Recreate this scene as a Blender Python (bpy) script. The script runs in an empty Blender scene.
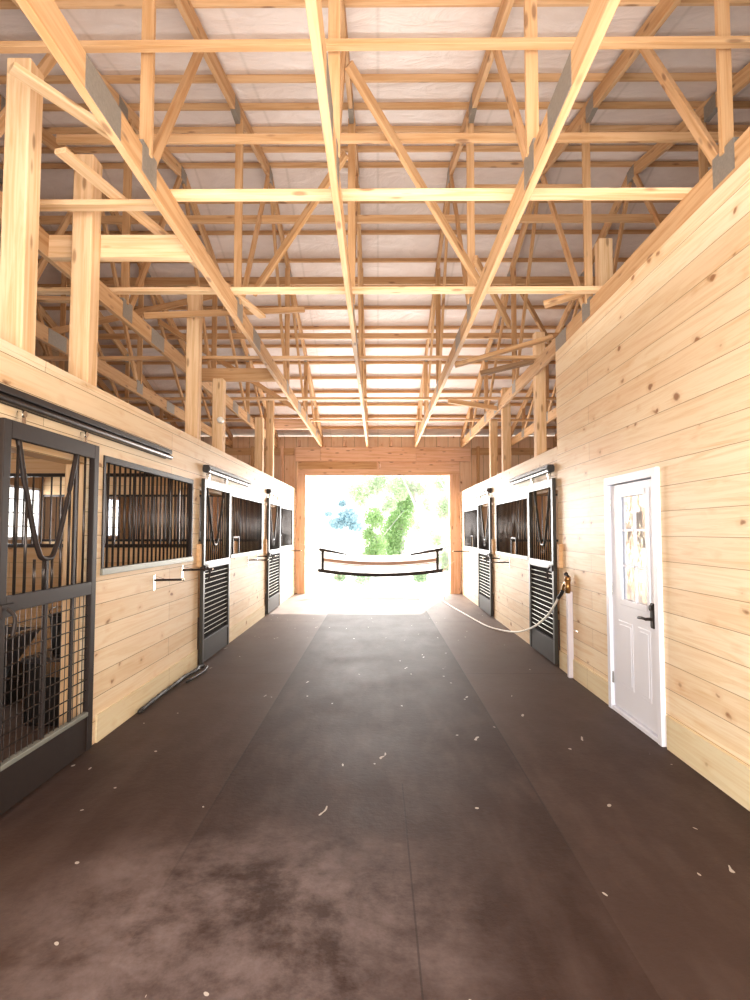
import bpy, bmesh, math, random
from mathutils import Vector, Matrix
random.seed(7)
SC = bpy.context.scene
COL = SC.collection
PI = math.pi
HC = 1.57            # camera height
W = 2.1              # half width of the aisle

# ------------------------------------------------------------------ materials
def new_mat(name):
    m = bpy.data.materials.new(name); m.use_nodes = True
    nt = m.node_tree; nt.nodes.clear()
    out = nt.nodes.new('ShaderNodeOutputMaterial')
    b = nt.nodes.new('ShaderNodeBsdfPrincipled')
    nt.links.new(b.outputs[0], out.inputs[0])
    return m, nt, b, out

def setin(node, name, v):
    if name in node.inputs: node.inputs[name].default_value = v

def col(c): return (c[0], c[1], c[2], 1.0)

class NT:
    def __init__(s, nt): s.nt = nt
    def n(s, t, **kw):
        nd = s.nt.nodes.new(t)
        for k, v in kw.items(): setattr(nd, k, v)
        return nd
    def l(s, a, b): s.nt.links.new(a, b)
    def math(s, op, a, b=None, clamp=False):
        nd = s.n('ShaderNodeMath', operation=op); nd.use_clamp = clamp
        for i, x in enumerate((a, b)):
            if x is None: continue
            if isinstance(x, (int, float)): nd.inputs[i].default_value = x
            else: s.l(x, nd.inputs[i])
        return nd.outputs[0]
    def mix(s, f, a, b, mode='MIX'):
        nd = s.n('ShaderNodeMix', data_type='RGBA', blend_type=mode)
        for i, x in ((0, f), (6, a), (7, b)):
            if isinstance(x, (int, float)): nd.inputs[i].default_value = x
            elif isinstance(x, tuple): nd.inputs[i].default_value = col(x)
            else: s.l(x, nd.inputs[i])
        return nd.outputs[2]
    def ramp(s, f, p0, p1, c0=(0, 0, 0), c1=(1, 1, 1)):
        nd = s.n('ShaderNodeValToRGB'); e = nd.color_ramp.elements
        e[0].position = p0; e[1].position = p1; e[0].color = col(c0); e[1].color = col(c1)
        s.l(f, nd.inputs[0]); return nd.outputs[0]
    def noise(s, vec, scale, detail=3, rough=.55, dist=0):
        nd = s.n('ShaderNodeTexNoise'); s.l(vec, nd.inputs['Vector'])
        nd.inputs['Scale'].default_value = scale; nd.inputs['Detail'].default_value = detail
        nd.inputs['Roughness'].default_value = rough; nd.inputs['Distortion'].default_value = dist
        return nd.outputs[0]
    def comb(s, x, y, z):
        nd = s.n('ShaderNodeCombineXYZ')
        for i, v in enumerate((x, y, z)):
            if isinstance(v, (int, float)): nd.inputs[i].default_value = v
            else: s.l(v, nd.inputs[i])
        return nd.outputs[0]

def simple(name, c, rough=.5, metal=0.0, nscale=8, var=.12, bump=0.0, spec=.5):
    m, nt, b, _ = new_mat(name); t = NT(nt)
    tc = t.n('ShaderNodeTexCoord')
    nz = t.noise(tc.outputs['Object'], nscale, 3)
    cc = t.mix(nz, tuple(x * (1 - var) for x in c), tuple(min(1, x * (1 + var)) for x in c))
    t.l(cc, b.inputs['Base Color'])
    b.inputs['Roughness'].default_value = rough; b.inputs['Metallic'].default_value = metal
    setin(b, 'Specular IOR Level', spec)
    if bump:
        bp = t.n('ShaderNodeBump'); bp.inputs['Strength'].default_value = bump; bp.inputs['Distance'].default_value = .01
        t.l(nz, bp.inputs['Height']); t.l(bp.outputs[0], b.inputs['Normal'])
    return m

def lumber(name, c1, c2, cd):
    """sawn lumber: the grain runs along the piece's own X axis, every piece its own tint"""
    m, nt, b, _ = new_mat(name); t = NT(nt)
    tc = t.n('ShaderNodeTexCoord'); oi = t.n('ShaderNodeObjectInfo')
    sp = t.n('ShaderNodeSeparateXYZ'); t.l(tc.outputs['Object'], sp.inputs[0])
    off = t.math('MULTIPLY', oi.outputs['Random'], 37.0)
    x = t.math('ADD', t.math('MULTIPLY', sp.outputs[0], 1.3), off)
    v = t.comb(x, t.math('MULTIPLY', sp.outputs[1], 26.0), t.math('MULTIPLY', sp.outputs[2], 26.0))
    g = t.noise(v, 1.0, 4, .6, .6)
    base = t.mix(oi.outputs['Random'], c1, c2)
    dark = t.mix(1.0, base, (.80, .70, .56), 'MULTIPLY')
    c = t.mix(t.ramp(g, .42, .66), base, dark)
    kv = t.comb(t.math('MULTIPLY', x, 2.2), t.math('MULTIPLY', sp.outputs[1], 10.0), t.math('MULTIPLY', sp.outputs[2], 10.0))
    vo = t.n('ShaderNodeTexVoronoi'); t.l(kv, vo.inputs['Vector']); vo.inputs['Scale'].default_value = 1.0
    k = t.ramp(vo.outputs['Distance'], .10, .20, (1, 1, 1), (0, 0, 0))
    c = t.mix(t.math('MULTIPLY', k, .65), c, cd)
    t.l(c, b.inputs['Base Color']); b.inputs['Roughness'].default_value = .66
    setin(b, 'Specular IOR Level', .3)
    return m

def planks(name, c1, c2, cd, uax='Y', vax='Z', bh=.172, bl=3.1, groove=.005, off=0.0, voff=0.0, gcol=(.30, .20, .10), knot=.85, rough=.5, grain=.55):
    m, nt, b, _ = new_mat(name); t = NT(nt)
    tc = t.n('ShaderNodeTexCoord')
    sp = t.n('ShaderNodeSeparateXYZ'); t.l(tc.outputs['Object'], sp.inputs[0])
    ix = {'X': 0, 'Y': 1, 'Z': 2}
    u = t.math('ADD', sp.outputs[ix[uax]], off); v = t.math('ADD', sp.outputs[ix[vax]], voff)
    br = t.n('ShaderNodeTexBrick'); t.l(t.comb(u, v, 0.0), br.inputs['Vector'])
    br.offset = .37; br.offset_frequency = 2; br.squash = 1.0
    br.inputs['Color1'].default_value = col(c1); br.inputs['Color2'].default_value = col(c2)
    br.inputs['Mortar'].default_value = col(gcol)
    br.inputs['Scale'].default_value = 1.0; br.inputs['Mortar Size'].default_value = groove * .5
    br.inputs['Mortar Smooth'].default_value = .2; br.inputs['Bias'].default_value = 0
    br.inputs['Brick Width'].default_value = bl; br.inputs['Row Height'].default_value = bh
    row = t.math('FLOOR', t.math('DIVIDE', v, bh))
    gu = t.math('ADD', t.math('MULTIPLY', u, .9), t.math('MULTIPLY', row, 5.37))
    g = t.noise(t.comb(gu, t.math('MULTIPLY', v, 17.0), t.math('MULTIPLY', row, 3.1)), 1.0, 5, .62, 1.6)
    c = br.outputs['Color']
    dk = t.mix(1.0, c, (.86, .74, .58), 'MULTIPLY')
    c = t.mix(t.math('MULTIPLY', t.ramp(g, .44, .70), grain * 1.3), c, dk)
    big = t.noise(t.comb(gu, t.math('MULTIPLY', v, 3.0), 0.0), .8, 2)
    c = t.mix(t.math('MULTIPLY', t.ramp(big, .5, .8), .5), c, t.mix(1.0, c, (.97, .80, .70), 'MULTIPLY'))
    nzv = t.n('ShaderNodeTexNoise'); t.l(tc.outputs['Object'], nzv.inputs['Vector']); nzv.inputs['Scale'].default_value = 9.0
    kv = t.comb(t.math('ADD', t.math('MULTIPLY', gu, 3.9), t.math('MULTIPLY', nzv.outputs[0], .35)),
                t.math('ADD', t.math('MULTIPLY', v, 6.0), t.math('MULTIPLY', nzv.outputs[0], .35)), 0.0)
    vo = t.n('ShaderNodeTexVoronoi'); t.l(kv, vo.inputs['Vector']); vo.inputs['Scale'].default_value = 1.0
    sc = t.n('ShaderNodeSeparateColor'); t.l(vo.outputs['Color'], sc.inputs[0])
    keep = t.math('GREATER_THAN', sc.outputs[0], .30)
    rad = t.math('MULTIPLY', sc.outputs[1], .11)
    d = t.math('SUBTRACT', vo.outputs['Distance'], rad)
    k = t.ramp(d, .0, .07, (1, 1, 1), (0, 0, 0))
    kk = t.math('MULTIPLY', t.math('MULTIPLY', k, keep), knot)
    c = t.mix(kk, c, cd)
    halo = t.math('MULTIPLY', t.math('MULTIPLY', t.ramp(d, .04, .24, (1, 1, 1), (0, 0, 0)), keep), .38)
    c = t.mix(halo, c, t.mix(1.0, c, (.80, .58, .38), 'MULTIPLY'))
    c = t.mix(t.math('MULTIPLY', br.outputs['Fac'], .8), c, gcol)
    t.l(c, b.inputs['Base Color']); b.inputs['Roughness'].default_value = rough
    setin(b, 'Specular IOR Level', .15)
    bp = t.n('ShaderNodeBump'); bp.inputs['Strength'].default_value = .5; bp.inputs['Distance'].default_value = .006
    h = t.math('SUBTRACT', t.math('MULTIPLY', g, .15), br.outputs['Fac'])
    t.l(h, bp.inputs['Height']); t.l(bp.outputs[0], b.inputs['Normal'])
    return m

M = {}
M['lumber'] = lumber('spruce_lumber', (.69, .45, .255), (.54, .33, .17), (.14, .06, .03))
M['darklumber'] = lumber('dark_brown_lumber', (.30, .19, .11), (.26, .16, .09), (.08, .04, .02))  # darker brown lumber for a short brace
M['post'] = lumber('post_lumber', (.86, .63, .40), (.76, .52, .31), (.22, .10, .04))
M['redlumber'] = lumber('reddish_lumber', (.80, .54, .39), (.74, .47, .33), (.16, .06, .03))
M['boards'] = planks('aisle_pine_boards', (.86, .72, .53), (.77, .61, .41), (.24, .11, .05), bh=.172, voff=.01, bl=3.6)
M['tallboards'] = planks('tack_room_pine_boards', (.90, .77, .57), (.83, .66, .45), (.30, .14, .06), bh=.184, bl=4.2, off=1.1, voff=-.06, gcol=(.42, .28, .15), rough=.42, grain=.7)
M['boardsx'] = planks('partition_pine_boards', (.80, .56, .33), (.70, .46, .25), (.26, .12, .05), uax='X', bh=.172)
M['redboards'] = planks('end_wall_boards', (.82, .62, .45), (.76, .55, .39), (.2, .09, .04), uax='Z', vax='X', bh=.30, bl=4.0, groove=.01)
M['siding'] = planks('outer_wall_boards', (.50, .36, .24), (.40, .28, .18), (.16, .08, .04), uax='Z', vax='Y', bh=.22, bl=5.0, groove=.01)
M['treated'] = planks('treated_bottom_board', (.78, .68, .47), (.72, .61, .40), (.30, .18, .08), bh=.30, bl=3.6, voff=.0, groove=.004)
M['black'] = simple('dark_bronze_steel', (.018, .011, .009), .52, .0, 20, .3, 0, .3)
M['gloss'] = simple('semi_gloss_dark_frame', (.03, .026, .02), .40, .2, 20, .2)
M['louvre'] = simple('pale_louvre_edge', (.62, .60, .54), .45, .3, 20, .1)
M['matte'] = simple('painted_shade_black', (.010, .007, .006), .9, 0, 20, .2, 0, .05)  # colour of the sheet that paints in stall interior shade
M['bar'] = simple('dark_steel_bar', (.05, .040, .036), .28, .7, 20, .2)
M['rail'] = simple('galvanized_sill', (.26, .27, .24), .5, .5, 12, .15)
M['chrome'] = simple('bright_steel', (.7, .68, .64), .22, 1.0, 12, .1)
M['plate'] = simple('galvanized_gusset', (.30, .28, .25), .5, .5, 60, .25)
M['white'] = simple('white_door_paint', (.80, .83, .93), .35, 0, 5, .03)
M['pvc'] = simple('white_plastic_pipe', (.62, .58, .63), .4, 0, 5, .05)
M['hose'] = simple('cream_hose_rubber', (.80, .76, .68), .5, 0, 30, .08)
M['rubber'] = simple('black_rubber', (.016, .013, .012), .6, 0, 30, .3, .3)
M['brass'] = simple('aged_brass', (.36, .20, .07), .35, .9, 40, .3)
M['blockwood'] = lumber('block_wood', (.74, .48, .26), (.70, .44, .24), (.3, .15, .06))
M['tub'] = simple('dark_plastic_tub', (.06, .055, .06), .3, .1, 12, .25)
M['bulb'] = simple('frosted_bulb', (.9, .9, .86), .3, 0, 5, .03)
M['vinyl'] = simple('pale_vinyl_mesh', (.90, .87, .82), .6, 0, 40, .06)
M['strapbrown'] = simple('faded_brown_strap', (.42, .28, .22), .7, 0, 40, .15)
M['cord'] = simple('pale_cord', (.62, .48, .34), .7, 0, 40, .15)
M['birch'] = simple('pale_bark', (.62, .57, .60), .8, 0, 3, .2, .5)
M['ground_out'] = simple('sunlit_gravel', (.85, .82, .76), .9, 0, 2, .12, .3)
M['meadow'] = simple('pale_meadow', (.60, .70, .48), .9, 0, .8, .2, .3)

def leafmat(name, c):
    m, nt, b, out = new_mat(name); t = NT(nt)
    tc = t.n('ShaderNodeTexCoord'); nz = t.noise(tc.outputs['Object'], 2.5, 2)
    cc = t.mix(nz, tuple(x * .7 for x in c), tuple(min(1, x * 1.25) for x in c))
    t.l(cc, b.inputs['Base Color']); b.inputs['Roughness'].default_value = .7
    tr = t.n('ShaderNodeBsdfTranslucent'); t.l(cc, tr.inputs[0])
    mx = t.n('ShaderNodeMixShader'); mx.inputs[0].default_value = .5
    t.l(b.outputs[0], mx.inputs[1]); t.l(tr.outputs[0], mx.inputs[2]); t.l(mx.outputs[0], out.inputs[0])
    return m
M['vinyl'] = leafmat('translucent_white_vinyl', (.97, .96, .94))
M['leaf'] = leafmat('sunlit_leaves', (.38, .55, .26))
M['leaf2'] = leafmat('haze_paled_leaves', (.58, .68, .50))  # outdoor haze painted in as a paler leaf colour
M['leafsh'] = leafmat('shrub_leaves', (.38, .56, .40))
M['leafblue'] = leafmat('bluish_leaves', (.42, .58, .64))

def glassmat():
    m, nt, b, out = new_mat('door_glass'); t = NT(nt)
    b.inputs['Base Color'].default_value = (.80, .84, .88, 1); b.inputs['Roughness'].default_value = .06
    setin(b, 'Specular IOR Level', 1.0); setin(b, 'Metallic', .6)
    tc = t.n('ShaderNodeTexCoord'); nz = t.noise(tc.outputs['Object'], 5, 2)
    bp = t.n('ShaderNodeBump'); bp.inputs['Strength'].default_value = .25; bp.inputs['Distance'].default_value = .02
    t.l(nz, bp.inputs['Height']); t.l(bp.outputs[0], b.inputs['Normal'])
    return m
M['glass'] = glassmat()

def roofmat():
    m, nt, b, _ = new_mat('roof_insulation'); t = NT(nt)
    tc = t.n('ShaderNodeTexCoord'); sp = t.n('ShaderNodeSeparateXYZ'); t.l(tc.outputs['Object'], sp.inputs[0])
    n1 = t.noise(t.comb(t.math('MULTIPLY', sp.outputs[0], 1.6), t.math('MULTIPLY', sp.outputs[1], 3.0), sp.outputs[2]), 1.5, 4, .6, .8)
    seam = t.math('PINGPONG', sp.outputs[0], .61)
    c = t.mix(n1, (.62, .52, .48), (.84, .76, .73))
    c = t.mix(t.ramp(seam, .0, .025, (1, 1, 1), (0, 0, 0)), c, (.62, .54, .50))
    t.l(c, b.inputs['Base Color']); b.inputs['Roughness'].default_value = .45
    bp = t.n('ShaderNodeBump'); bp.inputs['Strength'].default_value = .6; bp.inputs['Distance'].default_value = .05
    t.l(n1, bp.inputs['Height']); t.l(bp.outputs[0], b.inputs['Normal'])
    return m
M['roof'] = roofmat()

def floormat():
    m, nt, b, _ = new_mat('dusty_rubber_mats'); t = NT(nt)
    tc = t.n('ShaderNodeTexCoord'); P = tc.outputs['Object']
    sp = t.n('ShaderNodeSeparateXYZ'); t.l(P, sp.inputs[0]); X, Y = sp.outputs[0], sp.outputs[1]
    ax = t.math('ABSOLUTE', X)
    side = t.math('GREATER_THAN', ax, .95)
    base = t.mix(side, (.028, .0130, .0090), (.042, .023, .0175))
    # doorway glare painted in: mats lighten towards the far door
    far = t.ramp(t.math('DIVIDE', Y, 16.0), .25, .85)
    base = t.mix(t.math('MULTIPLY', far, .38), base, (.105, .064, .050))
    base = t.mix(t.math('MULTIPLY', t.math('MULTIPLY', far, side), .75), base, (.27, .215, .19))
    n1 = t.noise(P, 1.3, 7, .72, .1)
    n2 = t.noise(t.comb(t.math('MULTIPLY', X, 3.0), t.math('MULTIPLY', Y, .9), 0.0), 1.7, 5, .6)
    n3 = t.noise(P, 22.0, 3, .7)
    base = t.mix(t.math('MULTIPLY', t.ramp(n2, .44, .72), .35), base, (.095, .064, .055))
    # dust near the camera, heaviest left of centre
    dv = t.n('ShaderNodeVectorMath', operation='DISTANCE'); t.l(t.comb(t.math('MULTIPLY', t.math('ADD', X, .55), .8), t.math('SUBTRACT', Y, 2.4), 0.0), dv.inputs[0])
    near = t.ramp(dv.outputs['Value'], .3, 1.9, (1, 1, 1), (0, 0, 0))
    dust = t.math('MULTIPLY', t.ramp(n1, .42, .66), near)
    base = t.mix(t.math('MULTIPLY', dust, .55), base, (.31, .24, .235))
    spots = t.ramp(t.noise(P, 2.6, 2, .5), .70, .78)
    base = t.mix(t.math('MULTIPLY', t.math('MULTIPLY', spots, near), .6), base, (.30, .24, .19))
    base = t.mix(t.math('MULTIPLY', n3, .35), base, t.mix(1.0, base, (.45, .45, .45), 'MULTIPLY'))
    # flecks of straw and shavings
    nf = t.n('ShaderNodeTexVoronoi'); nf.inputs['Scale'].default_value = 1.0; nf.inputs['Randomness'].default_value = 1.0
    wob = t.noise(P, 6.0, 1)
    t.l(t.comb(t.math('ADD', t.math('MULTIPLY', X, 8.0), wob), t.math('ADD', t.math('MULTIPLY', Y, 3.6), wob), 0.0), nf.inputs['Vector'])
    s2 = t.n('ShaderNodeSeparateColor'); t.l(nf.outputs['Color'], s2.inputs[0])
    fk = t.math('MULTIPLY', t.math('LESS_THAN', nf.outputs['Distance'], .075), t.math('GREATER_THAN', s2.outputs[1], .45))
    base = t.mix(t.math('MULTIPLY', fk, .55), base, (.62, .56, .50))
    # seams
    def seam(coord, pos, wd):
        d = t.math('ABSOLUTE', t.math('SUBTRACT', coord, pos)); return t.math('LESS_THAN', d, wd)
    s = seam(ax, .95, .006)
    s = t.math('MULTIPLY', s, t.ramp(t.math('DIVIDE', Y, 10.0), .24, .36))
    cen = t.math('MULTIPLY', seam(X, .15, .004), t.math('LESS_THAN', Y, 3.7))
    sy = t.math('ADD', t.math('PINGPONG', t.math('ADD', Y, .82), 1.83), t.math('LESS_THAN', t.math('MULTIPLY', Y, side), 5.0))
    s = t.math('MAXIMUM', s, cen); s = t.math('MAXIMUM', s, t.math('LESS_THAN', sy, .006))
    base = t.mix(t.math('MULTIPLY', s, .55), base, (.012, .008, .007))
    t.l(base, b.inputs['Base Color'])
    rr = t.math('ADD', t.math('MULTIPLY', n1, .25), .5); t.l(rr, b.inputs['Roughness'])
    setin(b, 'Specular IOR Level', .16)
    bp = t.n('ShaderNodeBump'); bp.inputs['Strength'].default_value = .35; bp.inputs['Distance'].default_value = .006
    t.l(t.math('SUBTRACT', n3, s), bp.inputs['Height']); t.l(bp.outputs[0], b.inputs['Normal'])
    return m
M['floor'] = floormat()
M['shavings'] = simple('stall_bedding', (.16, .11, .09), .9, 0, 14, .4, .5)

# ------------------------------------------------------------------ geometry helpers
WM = {}      # world matrices by object name
def tag(o, label=None, cat=None, group=None, kind=None):
    if label: o['label'] = label
    if cat: o['category'] = cat
    if group: o['group'] = group
    if kind: o['kind'] = kind
    return o

def link(o, world=None, parent=None):
    COL.objects.link(o)
    world = world or Matrix.Identity(4)
    if parent is not None:
        o.parent = parent
        o.matrix_local = WM[parent.name].inverted() @ world
    else:
        o.matrix_local = world
    WM[o.name] = world.copy()
    return o

def empty(name, loc, label, cat, group=None, kind=None):
    o = bpy.data.objects.new(name, None); o.empty_display_size = .1
    link(o, Matrix.Translation(loc)); return tag(o, label, cat, group, kind)

class MB:
    """collects shapes in world coordinates into ONE mesh object"""
    def __init__(s): s.bm = bmesh.new()
    def box(s, x0, x1, y0, y1, z0, z1, bev=0):
        if x0 > x1: x0, x1 = x1, x0
        if y0 > y1: y0, y1 = y1, y0
        m = Matrix.Translation(((x0+x1)/2, (y0+y1)/2, (z0+z1)/2)) @ Matrix.Diagonal((x1-x0, y1-y0, z1-z0, 1))
        r = bmesh.ops.create_cube(s.bm, size=1, matrix=m)
        if bev: s._bev(r['verts'], bev)
        return s
    def _bev(s, verts, bev, seg=2):
        es = list({e for v in verts for e in v.link_edges})
        bmesh.ops.bevel(s.bm, geom=es, offset=bev, segments=seg, affect='EDGES', profile=.5)
    def bar(s, p0, p1, w, h, bev=0):
        M_, L = frame(p0, p1)
        r = bmesh.ops.create_cube(s.bm, size=1, matrix=M_ @ Matrix.Translation((L/2, 0, 0)) @ Matrix.Diagonal((L, w, h, 1)))
        if bev: s._bev(r['verts'], bev)
        return s
    def rod(s, p0, p1, r, seg=10, r2=None):
        M_, L = frame(p0, p1)
        bmesh.ops.create_cone(s.bm, cap_ends=True, segments=seg, radius1=r, radius2=r if r2 is None else r2, depth=L,
                              matrix=M_ @ Matrix.Translation((L/2, 0, 0)) @ Matrix.Rotation(PI/2, 4, 'Y'))
        return s
    def ball(s, c, r, sc=(1, 1, 1), u=16, v=10):
        bmesh.ops.create_uvsphere(s.bm, u_segments=u, v_segments=v, radius=r, matrix=Matrix.Translation(c) @ Matrix.Diagonal((*sc, 1)))
        return s
    def tube(s, pts, r, seg=10, smooth=4, rfn=None):
        pts = spline(pts, smooth); rings = []
        for i, p in enumerate(pts):
            a = pts[max(0, i-1)]; b = pts[min(len(pts)-1, i+1)]; d = (b-a).normalized()
            up = Vector((0, 0, 1)) if abs(d.z) < .95 else Vector((1, 0, 0))
            x = d.cross(up).normalized(); y = x.cross(d).normalized()
            rr = r if rfn is None else r*rfn(i/(len(pts)-1))
            rings.append([s.bm.verts.new(p + (x*math.cos(2*PI*k/seg) + y*math.sin(2*PI*k/seg))*rr) for k in range(seg)])
        for a, b in zip(rings, rings[1:]):
            for k in range(seg): s.bm.faces.new((a[k], a[(k+1) % seg], b[(k+1) % seg], b[k]))
        s.bm.faces.new(rings[0][::-1]); s.bm.faces.new(rings[-1]); return s
    def ribbon(s, pts, wfn, th=.004, smooth=4):
        """vertical band following pts; wfn(t) = (z below, z above)"""
        pts = spline(pts, smooth); n = len(pts); q = []
        for i, p in enumerate(pts):
            lo, hi = wfn(i/(n-1)); row = []
            for dy in (-th/2, th/2):
                for dz in (lo, hi): row.append(s.bm.verts.new(p + Vector((0, dy, dz))))
            q.append(row)
        for a, b in zip(q, q[1:]):
            for i, j in ((0, 1), (1, 3), (3, 2), (2, 0)): s.bm.faces.new((a[i], a[j], b[j], b[i]))
        for r in (q[0], q[-1]): s.bm.faces.new((r[0], r[1], r[3], r[2]))
        return s
    def quadprism(s, poly, y0, y1):
        """polygon [(x,z)...] extruded from y0 to y1"""
        a = [s.bm.verts.new((x, y0, z)) for x, z in poly]; b = [s.bm.verts.new((x, y1, z)) for x, z in poly]
        s.bm.faces.new(a); s.bm.faces.new(b[::-1]); n = len(a)
        for i in range(n): s.bm.faces.new((a[i], b[i], b[(i+1) % n], a[(i+1) % n]))
        return s
    def build(s, name, mat, parent=None, smooth=False, origin=None):
        bmesh.ops.recalc_face_normals(s.bm, faces=s.bm.faces)
        if parent is not None: o0 = WM[parent.name].translation.copy()
        else: o0 = Vector(origin) if origin else Vector((0, 0, 0))
        bmesh.ops.translate(s.bm, verts=s.bm.verts, vec=-o0)
        me = bpy.data.meshes.new(name); s.bm.to_mesh(me); s.bm.free()
        me.materials.append(M[mat] if isinstance(mat, str) else mat)
        if smooth:
            for p in me.polygons: p.use_smooth = True
        o = bpy.data.objects.new(name, me)
        return link(o, Matrix.Translation(o0), parent)

def frame(p0, p1):
    p0, p1 = Vector(p0), Vector(p1); d = p1-p0; L = d.length; x = d/L
    up = Vector((0, 0, 1)) if abs(x.z) < .97 else Vector((1, 0, 0))
    y = up.cross(x).normalized(); z = x.cross(y).normalized()
    m = Matrix(((x.x, y.x, z.x, p0.x), (x.y, y.y, z.y, p0.y), (x.z, y.z, z.z, p0.z), (0, 0, 0, 1)))
    return m, L

def spline(pts, k=4):
    P = [Vector(p) for p in pts]
    if k <= 1 or len(P) < 3: return P
    out = []
    for i in range(len(P)-1):
        a, b, c, d = P[max(0, i-1)], P[i], P[i+1], P[min(len(P)-1, i+2)]
        for j in range(k):
            t = j/k
            out.append(.5*((2*b) + (c-a)*t + (2*a-5*b+4*c-d)*t*t + (3*b-a-3*c+d)*t*t*t))
    out.append(P[-1]); return out

def lum(name, p0, p1, w, h, mat='lumber', parent=None, bev=.003):
    """one piece of lumber as an object, its length along its own X; w across (horizontal), h the other way"""
    m, L = frame(p0, p1)
    bm = bmesh.new()
    bmesh.ops.create_cube(bm, size=1, matrix=Matrix.Translation((L/2, 0, 0)) @ Matrix.Diagonal((L, w, h, 1)))
    if bev: bmesh.ops.bevel(bm, geom=bm.edges[:], offset=bev, segments=1, affect='EDGES')
    me = bpy.data.meshes.new(name); bm.to_mesh(me); bm.free(); me.materials.append(M[mat])
    o = bpy.data.objects.new(name, me)
    return link(o, m, parent)

def struct(mb, name, mat, label, cat='wall'):
    return tag(mb.build(name, mat), label, cat, kind='structure')

# ------------------------------------------------------------------ dimensions
YN, YF = -0.45, 14.8             # near and far end walls
RY, RZ, EZ = 7.4, 6.42, 4.07     # ridge, eave (roof underside)
SL = (RZ-EZ)/(YF-RY)
SLN = .25
def roof_z(y): return RZ - (SL if y > RY else SLN)*abs(y-RY)
XO = 6.2                         # outer walls

# ------------------------------------------------------------------ floor, ground
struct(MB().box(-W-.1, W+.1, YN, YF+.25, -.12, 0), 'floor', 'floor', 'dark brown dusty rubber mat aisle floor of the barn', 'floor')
struct(MB().box(-XO, -W-.1, YN, YF, -.12, -.005), 'floor_left_stalls', 'shavings', 'pale bedding floor inside the stalls along the left wall', 'floor')
struct(MB().box(W+.1, XO, YN, YF, -.12, -.005), 'floor_right_stalls', 'shavings', 'bedding floor inside the stalls along the right wall', 'floor')
struct(MB().box(-60, 60, YF+.25, 90, -.2, -.04), 'ground', 'ground_out', 'bright sunlit ground beyond the open barn doorway', 'ground')
struct(MB().box(-60, 60, -40, YN, -.2, -.04), 'ground_behind', 'ground_out', 'pale yard in front of the near barn doorway', 'ground')

# ------------------------------------------------------------------ aisle walls
# openings: (y0, y1, z0, z1)
DL = [(3.13, 4.21), (6.80, 8.02), (10.85, 12.15)]
GL = [(4.42, 6.52, 1.27, 2.13), (8.26, 10.45, 1.22, 2.10), (12.28, 14.15, 1.22, 2.10)]
DR = [(6.78, 7.90), (10.60, 11.90)]
GR = [(8.12, 10.28, 1.20, 2.06), (12.06, 14.10, 1.20, 2.06)]
def wall_with_holes(mb, xs, y0, y1, ztop, holes):
    xa, xb = xs; y = y0
    for (a, b, c, d) in sorted(holes):
        if a > y: mb.box(xa, xb, y, a, 0, ztop)
        if c > 0: mb.box(xa, xb, a, b, 0, c)
        mb.box(xa, xb, a, b, d, ztop); y = b
    mb.box(xa, xb, y, y1, 0, ztop)
    return mb
ZL, ZR = 2.60, 2.52
hl = [(a, b, 0, 2.12) for a, b in DL] + GL
hr = [(a, b, 0, 2.10) for a, b in DR] + GR
struct(wall_with_holes(MB(), (-W-.045, -W), YN, YF, ZL, hl), 'wall_left', 'boards', 'knotty pine board stall wall along the left side of the aisle')
struct(wall_with_holes(MB(), (W, W+.045), 6.77, YF, ZR, hr), 'wall_right', 'boards', 'knotty pine board stall wall on the right beyond the tall wall')
struct(MB().box(-W-.19, -W+.004, YN, YF, ZL, ZL+.04), 'trim_1', 'boards', 'flat board capping the left stall wall', 'trim')
struct(MB().box(W-.004, W+.16, 6.77, YF, ZR, ZR+.04), 'trim_2', 'boards', 'flat board capping the right stall wall', 'trim')
k = 2
for sgn, ds in ((-1, DL), (1, DR)):
    for a, b in ds:
        k += 1; struct(MB().box(sgn*(W+.047), sgn*(W+.20), a-.12, b+.12, 2.06, 2.14), 'trim_%d' % k, 'boardsx', 'lintel board over a stall door opening, behind the stall wall', 'trim')
tw = MB()
tw.box(W, W+.12, YN, 4.36, 0, 3.68); tw.box(W, W+.12, 5.26, 6.77, 0, 3.68); tw.box(W, W+.12, 4.36, 5.26, 2.02, 3.68)
struct(tw, 'wall_tack_room', 'tallboards', 'tall smooth pale pine board wall on the right holding the white door')
struct(MB().box(W+.12, XO, 6.70, 6.77, 0, 3.68), 'wall_tack_room_end', 'boardsx', 'end wall of the tack room behind the tall pine wall')
bb = MB(); bb.box(W-.018, W, YN, 4.28, 0, .24); bb.box(W-.018, W, 5.34, 6.76, 0, .20)
struct(bb, 'baseboard_right', 'treated', 'greenish treated board along the foot of the tall pine wall', 'baseboard')
bb = MB()
for a, b in ((YN, 3.18), (4.38, 6.78), (8.18, 10.78), (12.2, YF)): bb.box(-W, -W+.014, a, b, 0, .20)
struct(bb, 'baseboard_left', 'treated', 'greenish treated board along the foot of the left stall wall', 'baseboard')

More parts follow.
